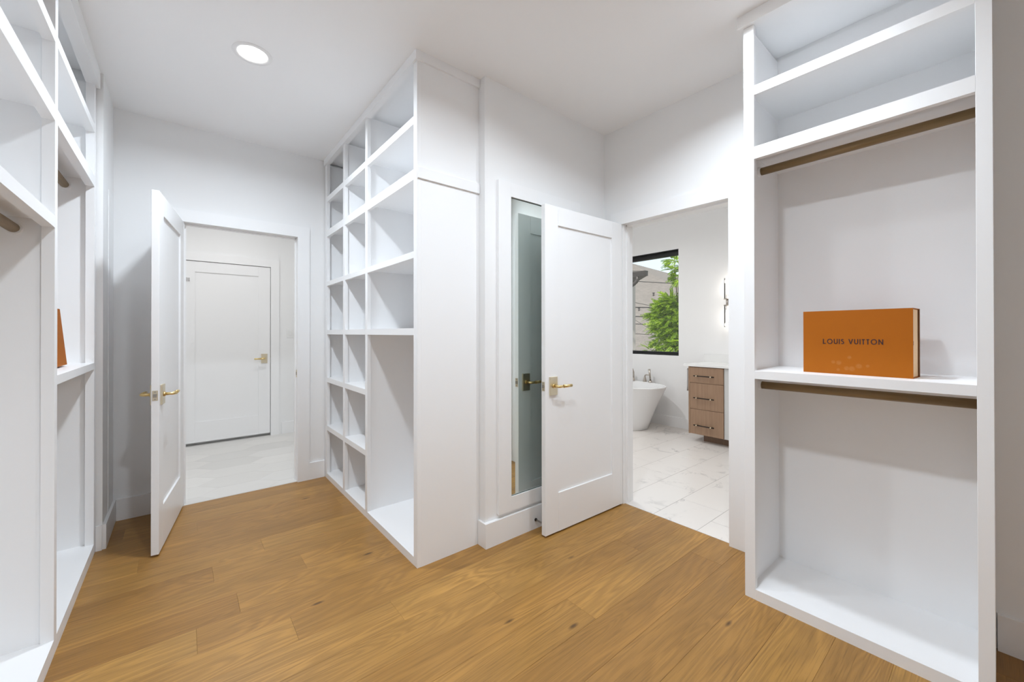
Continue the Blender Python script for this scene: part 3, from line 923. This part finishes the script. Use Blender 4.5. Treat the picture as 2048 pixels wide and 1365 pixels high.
# towel hung on a ring at the vanity end
tw = thing('hand_towel', (4.70, 2.360, 0.60), 'white strip of cloth hanging at the left end of the vanity', 'towel')
tube('towel_bar', [(4.675, 2.338, 0.850), (4.675, 2.366, 0.850), (4.800, 2.366, 0.850), (4.800, 2.338, 0.850)], 0.004, M['nickel'], tw, 8)
bm = bmesh.new()
prof = [(2.358, 0.605), (2.360, 0.70), (2.361, 0.85), (2.366, 0.856), (2.371, 0.85), (2.373, 0.70), (2.374, 0.585)]
for i in range(len(prof) - 1):
    (ya, za), (yb, zb) = prof[i], prof[i + 1]
    qs = []
    for k in range(7):
        x = 4.672 + 0.125 * k / 6; wv = 0.002 * math.sin(k * 1.9)
        qs.append((bm.verts.new((x, ya + wv, za)), bm.verts.new((x, yb + wv, zb))))
    for q0, q1 in zip(qs, qs[1:]):
        bm.faces.new((q0[0], q1[0], q1[1], q0[1]))
bmesh.ops.remove_doubles(bm, verts=bm.verts, dist=1e-5)
bmesh.ops.solidify(bm, geom=bm.faces[:], thickness=0.002)
link('cloth', bm, M['towel'], tw, smooth=True)

# wall sconce
sx, sy, sz = 5.085, 2.072, 1.650
sc_ = thing('wall_sconce', (BX, sy, sz), 'brushed nickel wall sconce with two clear glass tubes above the vanity', 'light')
box('back_plate', BX - 0.014, BX - 0.0005, sy - 0.030, sy + 0.030, sz - 0.055, sz + 0.055, M['nickel'], sc_, 0.001)
tube('arm', [(BX - 0.014, sy, sz), (sx, sy, sz)], 0.012, M['nickel'], sc_, 12)
tube('body', [(sx, sy, sz - 0.092), (sx, sy, sz + 0.092)], 0.018, M['nickel'], sc_, 18)
for q in (-1, 1):
    tube('collar', [(sx, sy, sz + q * 0.032), (sx, sy, sz + q * 0.044)], 0.042, M['nickel'], sc_, 22)
    lathe('glass_tube', [(0.038, q * 0.044), (0.038, q * 0.300)], (sx, sy, sz), M['tube'], sc_, 24)
    tube('bulb', [(sx, sy, sz + q * 0.093), (sx, sy, sz + q * 0.105), (sx, sy, sz + q * 0.215), (sx, sy, sz + q * 0.232)], [0.008, 0.013, 0.013, 0.005], M['bulb'], sc_, 14)
    tube('bulb_tip', [(sx, sy, sz + q * 0.232), (sx, sy, sz + q * 0.246)], [0.005, 0.003], M['nickel'], sc_, 8)
    pl = bpy.data.lights.new('sconce_light', 'POINT'); pl.energy = 0.25; pl.shadow_soft_size = 0.03; pl.color = (1.0, 0.93, 0.84)
    po = bpy.data.objects.new('sconce_light', pl); COL.objects.link(po); po.parent = sc_; po.location = (sx - BX - 0.02, 0, q * 0.27)

# ------------------------------------------------------------------ outside the window
def pix(u, v, X):
    """world point at depth X seen through image point (u, v) of the photograph; used only to read off real positions."""
    d = _F + _R2 * ((u - 1024) / FPX) - _U2 * ((v - 662.89) / FPX)
    t = X / d.x
    return Vector((0, 0, 1.285)) + d * t

# neighbour's hipped roof: front slope rising away from the eave, hip at the right, on pale walls
nh = thing('neighbor_house', (19, 14, -5.0), 'neighboring house with a brown shingle hip roof seen through the window', 'house')
RX, RZ, RM = 13.4, 0.10, 0.47                   # eave line x, eave height, pitch of the slope
def roof_hit(u, v):
    d = _F + _R2 * ((u - 1024) / FPX) - _U2 * ((v - 662.89) / FPX)
    t = (RZ - RM * RX - 1.285) / (d.z - RM * d.x)
    return Vector((0, 0, 1.285)) + d * t
P1, P2 = roof_hit(1256, 525), roof_hit(1357, 575)
hd = (P2 - P1)
hip_end = P1 + hd * ((RX - P1.x) / hd.x)        # where the hip reaches the eave
bm = bmesh.new()
uv = bm.loops.layers.uv.new('uv')
def face(bm, uv, pts, u_dir, o):
    vs = [bm.verts.new(p) for p in pts]
    f = bm.faces.new(vs)
    n = (pts[1] - pts[0]).cross(pts[2] - pts[0]).normalized()
    v_dir = n.cross(u_dir).normalized()
    for l in f.loops:
        l[uv].uv = ((l.vert.co - o).dot(u_dir), (l.vert.co - o).dot(v_dir))
face(bm, uv, [Vector((RX, 24, RZ)), hip_end, P1, Vector((P1.x, 24, P1.z))], Vector((0, 1, 0)), P1)
face(bm, uv, [hip_end, Vector((P1.x * 2 - RX, hip_end.y, RZ)), P1], Vector((1, 0, 0)), P1)
link('roof', bm, M['shingle'], nh)
for (u, v) in ((1262, 589), (1307, 592), (1278, 622)):
    p = roof_hit(u, v)
    tube('vent_pipe', [p - Vector((0, 0, 0.1)), p + Vector((0, 0, 0.15))], 0.04, M['gutter'], nh, 10)
    lathe('vent_cap', [(0.0005, 0.20), (0.07, 0.17), (0.07, 0.14)], p, M['gutter'], nh, 12)
box('wall', RX + 0.4, P1.x * 2 - RX - 0.4, hip_end.y + 0.4, 23.6, -5.0, RZ, M['siding'], nh)
box('fascia', RX - 0.02, RX + 0.02, hip_end.y, 24, RZ - 0.16, RZ + 0.005, M['gutter'], nh)

# nearer eave with gutter and downspout elbow, upper left in the window
g0 = pix(1296, 552, 9.0)
ge = Vector((9.0, g0.y, g0.z))
ev = thing('eave', (9.4, g0.y + 1.6, g0.z), 'dark brown eave with gutter and downspout elbow at the window top left', 'eave')
GL = 3.2
bm = bmesh.new()
sec = [(0.0, 0.0), (-0.09, 0.0), (-0.13, 0.10), (-0.13, 0.125), (0.0, 0.125)]
ra = [bm.verts.new((ge.x + a, ge.y, ge.z + b)) for a, b in sec]
rb = [bm.verts.new((ge.x + a, ge.y + GL, ge.z + b)) for a, b in sec]
bm.faces.new(ra); bm.faces.new(rb)
for k in range(5):
    bm.faces.new((ra[k], ra[(k + 1) % 5], rb[(k + 1) % 5], rb[k]))
link('gutter', bm, M['gutter'], ev)
bm = bmesh.new()
lo_ = [bm.verts.new((x, y, ge.z + 0.005)) for x, y in ((ge.x, ge.y + 0.02), (ge.x + 1.1, ge.y + 1.1), (ge.x + 1.1, ge.y + GL), (ge.x, ge.y + GL))]
hi_ = [bm.verts.new((v.co.x, v.co.y, ge.z + 0.03)) for v in lo_]
bm.faces.new(lo_); bm.faces.new(hi_)
for k in range(4):
    bm.faces.new((lo_[k], lo_[(k + 1) % 4], hi_[(k + 1) % 4], hi_[k]))
link('soffit', bm, M['gutter'], ev)
bm = bmesh.new(); uv = bm.loops.layers.uv.new('uv')
face(bm, uv, [Vector((ge.x - 0.10, ge.y + GL, ge.z + 0.13)), Vector((ge.x - 0.10, ge.y + 0.10, ge.z + 0.13)), Vector((ge.x + 1.2, ge.y + 1.4, ge.z + 0.42)), Vector((ge.x + 1.2, ge.y + GL, ge.z + 0.42))], Vector((0, 1, 0)), ge)
bmesh.ops.solidify(bm, geom=bm.faces[:], thickness=0.03)
link('eave_roof', bm, M['shingle'], ev)
ex, ey = ge.x - 0.05, ge.y + 0.27
tube('downspout', [(ex, ey, ge.z + 0.01), (ex, ey, ge.z - 0.07), (ex, ey + 0.03, ge.z - 0.12), (ex, ey + 0.09, ge.z - 0.17), (ex + 0.02, ey + 0.30, ge.z - 0.27), (ex + 0.04, ey + 0.72, ge.z - 0.45), (ex + 0.05, ey + 0.78, ge.z - 0.55), (ex + 0.05, ey + 0.78, ge.z - 4.5)], 0.045, M['gutter'], ev, 12)
box('wall', ex + 0.12, ex + 1.2, ey + 0.85, ey + GL - 0.3, -5.0, ge.z, M['siding'], ev)

# overhead cables strung between two poles
PA, PB, PX = 11.8, 1.6, 12.0
for yy, lab in ((PA, 'wooden utility pole out of view left of the window'), (PB, 'wooden utility pole out of view right of the window')):
    po_ = thing('utility_pole', (PX, yy, -5.0), lab, 'pole')
    tube('post', [(PX, yy, -5.0), (PX, yy, 6.5)], [0.16, 0.12], M['bark'], po_, 14)
    tube('cap', [(PX, yy, 6.5), (PX, yy, 6.55)], [0.135, 0.06], M['gutter'], po_, 14)
def cable(u0, v0, u1, v1, X, r, label):
    a, b = pix(u0, v0, X), pix(u1, v1, X)
    k = (b.z - a.z) / (b.y - a.y)
    pts = [(X, y, a.z + k * (y - a.y)) for y in (PA - 0.165, a.y, b.y, PB + 0.165)]
    pts = [p for p in pts if -4.9 < p[2] < 6.4]
    o = tube('overhead_cable', pts, r, M['wire'], None, 6)
    return tag(o, label, 'cable', 'overhead cables beyond the window')
cable(1272, 563, 1356, 568, 12.00, 0.012, 'topmost thin overhead cable crossing beyond the window')
cable(1257, 603, 1318, 615, 12.09, 0.009, 'thin sloping overhead cable above the two thick ones')
cable(1257, 615, 1340, 616, 12.00, 0.019, 'upper of the two thick black overhead cables')
cable(1257, 633, 1320, 635, 12.00, 0.018, 'lower of the two thick black overhead cables')
cable(1257, 647.5, 1305, 650, 12.00, 0.013, 'medium overhead cable below the thick pair')
cable(1257, 667, 1330, 672, 12.00, 0.009, 'lowest thin overhead cable near the window sill')
cable(1263, 636, 1305, 662, 11.91, 0.006, 'thin overhead cable running steeply down towards the tree')

# tree with feathery compound leaves
tr_ = thing('tree', (9.6, 5.1, -5.0), 'bright green feathery leaved tree filling the right of the window', 'tree')
rng = random.Random(3)
trunk_top = Vector((9.7, 5.05, 0.4))
tube('trunk', [(9.6, 4.9, -5.0), (9.65, 4.95, -2.5), (9.7, 5.0, -0.8), trunk_top], [0.16, 0.13, 0.10, 0.06], M['bark'], tr_, 10)
leaf_v, leaf_f = [], []
def leaflet(p, d, side, s):
    i = len(leaf_v)
    n = d.cross(side).normalized()
    leaf_v.extend([p, p + side * s * 0.35 + d * s * 0.45 + n * s * 0.08, p + d * s * 1.25, p - side * s * 0.35 + d * s * 0.45 + n * s * 0.08])
    leaf_f.append((i, i + 1, i + 2, i + 3))
def frond(p, d, L):
    d = d.normalized()
    up = Vector((0, 0, 1)); s_ = d.cross(up)
    if s_.length < 1e-3: s_ = Vector((1, 0, 0))
    s_.normalize(); nn = s_.cross(d)
    tw_ = rng.uniform(-0.9, 0.9); s2 = s_ * math.cos(tw_) + nn * math.sin(tw_)
    n = 9
    for i in range(n):
        t = (i + 1) / n
        q = p + d * L * t + Vector((0, 0, -0.16 * L * t * t))
        sz = 0.052 * (1 - 0.35 * t)
        for sg in (-1, 1):
            dl = (s2 * sg + d * 0.45).normalized()
            leaflet(q, dl, d, sz)
blobs = []
for (u, v, X, r, n) in ((1340, 604, 9.2, 0.24, 150), (1326, 616, 9.3, 0.22, 130), (1348, 622, 9.3, 0.26, 170), (1312, 632, 9.4, 0.20, 80), (1335, 640, 9.3, 0.28, 190), (1318, 652, 9.4, 0.22, 90),
                        (1350, 655, 9.3, 0.28, 150), (1332, 672, 9.4, 0.26, 90), (1352, 688, 9.3, 0.30, 80), (1318, 690, 9.5, 0.26, 45), (1338, 705, 9.4, 0.26, 60), (1300, 700, 9.5, 0.22, 26),
                        (1375, 640, 9.4, 0.4, 200), (1380, 690, 9.4, 0.4, 120), (1355, 556, 9.0, 0.13, 22), (1350, 540, 9.0, 0.13, 20), (1348, 522, 9.0, 0.12, 18), (1375, 535, 9.2, 0.3, 60)):
    blobs.append((pix(u, v, X), r, n))
for c, r, n in blobs:
    tube('branch', [trunk_top - Vector((0, 0, 0.5)), trunk_top.lerp(c, 0.5) + Vector((0, 0, 0.15)), c], [0.03, 0.014, 0.006], M['bark'], tr_, 6)
    for _ in range(n):
        d = Vector((rng.gauss(0, 1), rng.gauss(0, 1), rng.gauss(0, 0.8))).normalized()
        p = c + d * r * rng.uniform(0.15, 0.85)
        frond(p, d + Vector((0, 0.35, rng.uniform(-0.3, 0.2))), rng.uniform(0.14, 0.26))
me = bpy.data.meshes.new('foliage')
org = Vector((9.6, 5.1, -5.0))
me.from_pydata([tuple(v - org) for v in leaf_v], [], leaf_f)
me.materials.append(M['leaf'])
fo = bpy.data.objects.new('foliage', me); COL.objects.link(fo); fo.parent = tr_
fo['kind'] = 'stuff'

gd = box('ground', 5.6, 60, -30, 50, -5.2, -5.0, M['ground'])
tag(gd, 'pale gravel ground far below the window', 'ground', kind='structure')
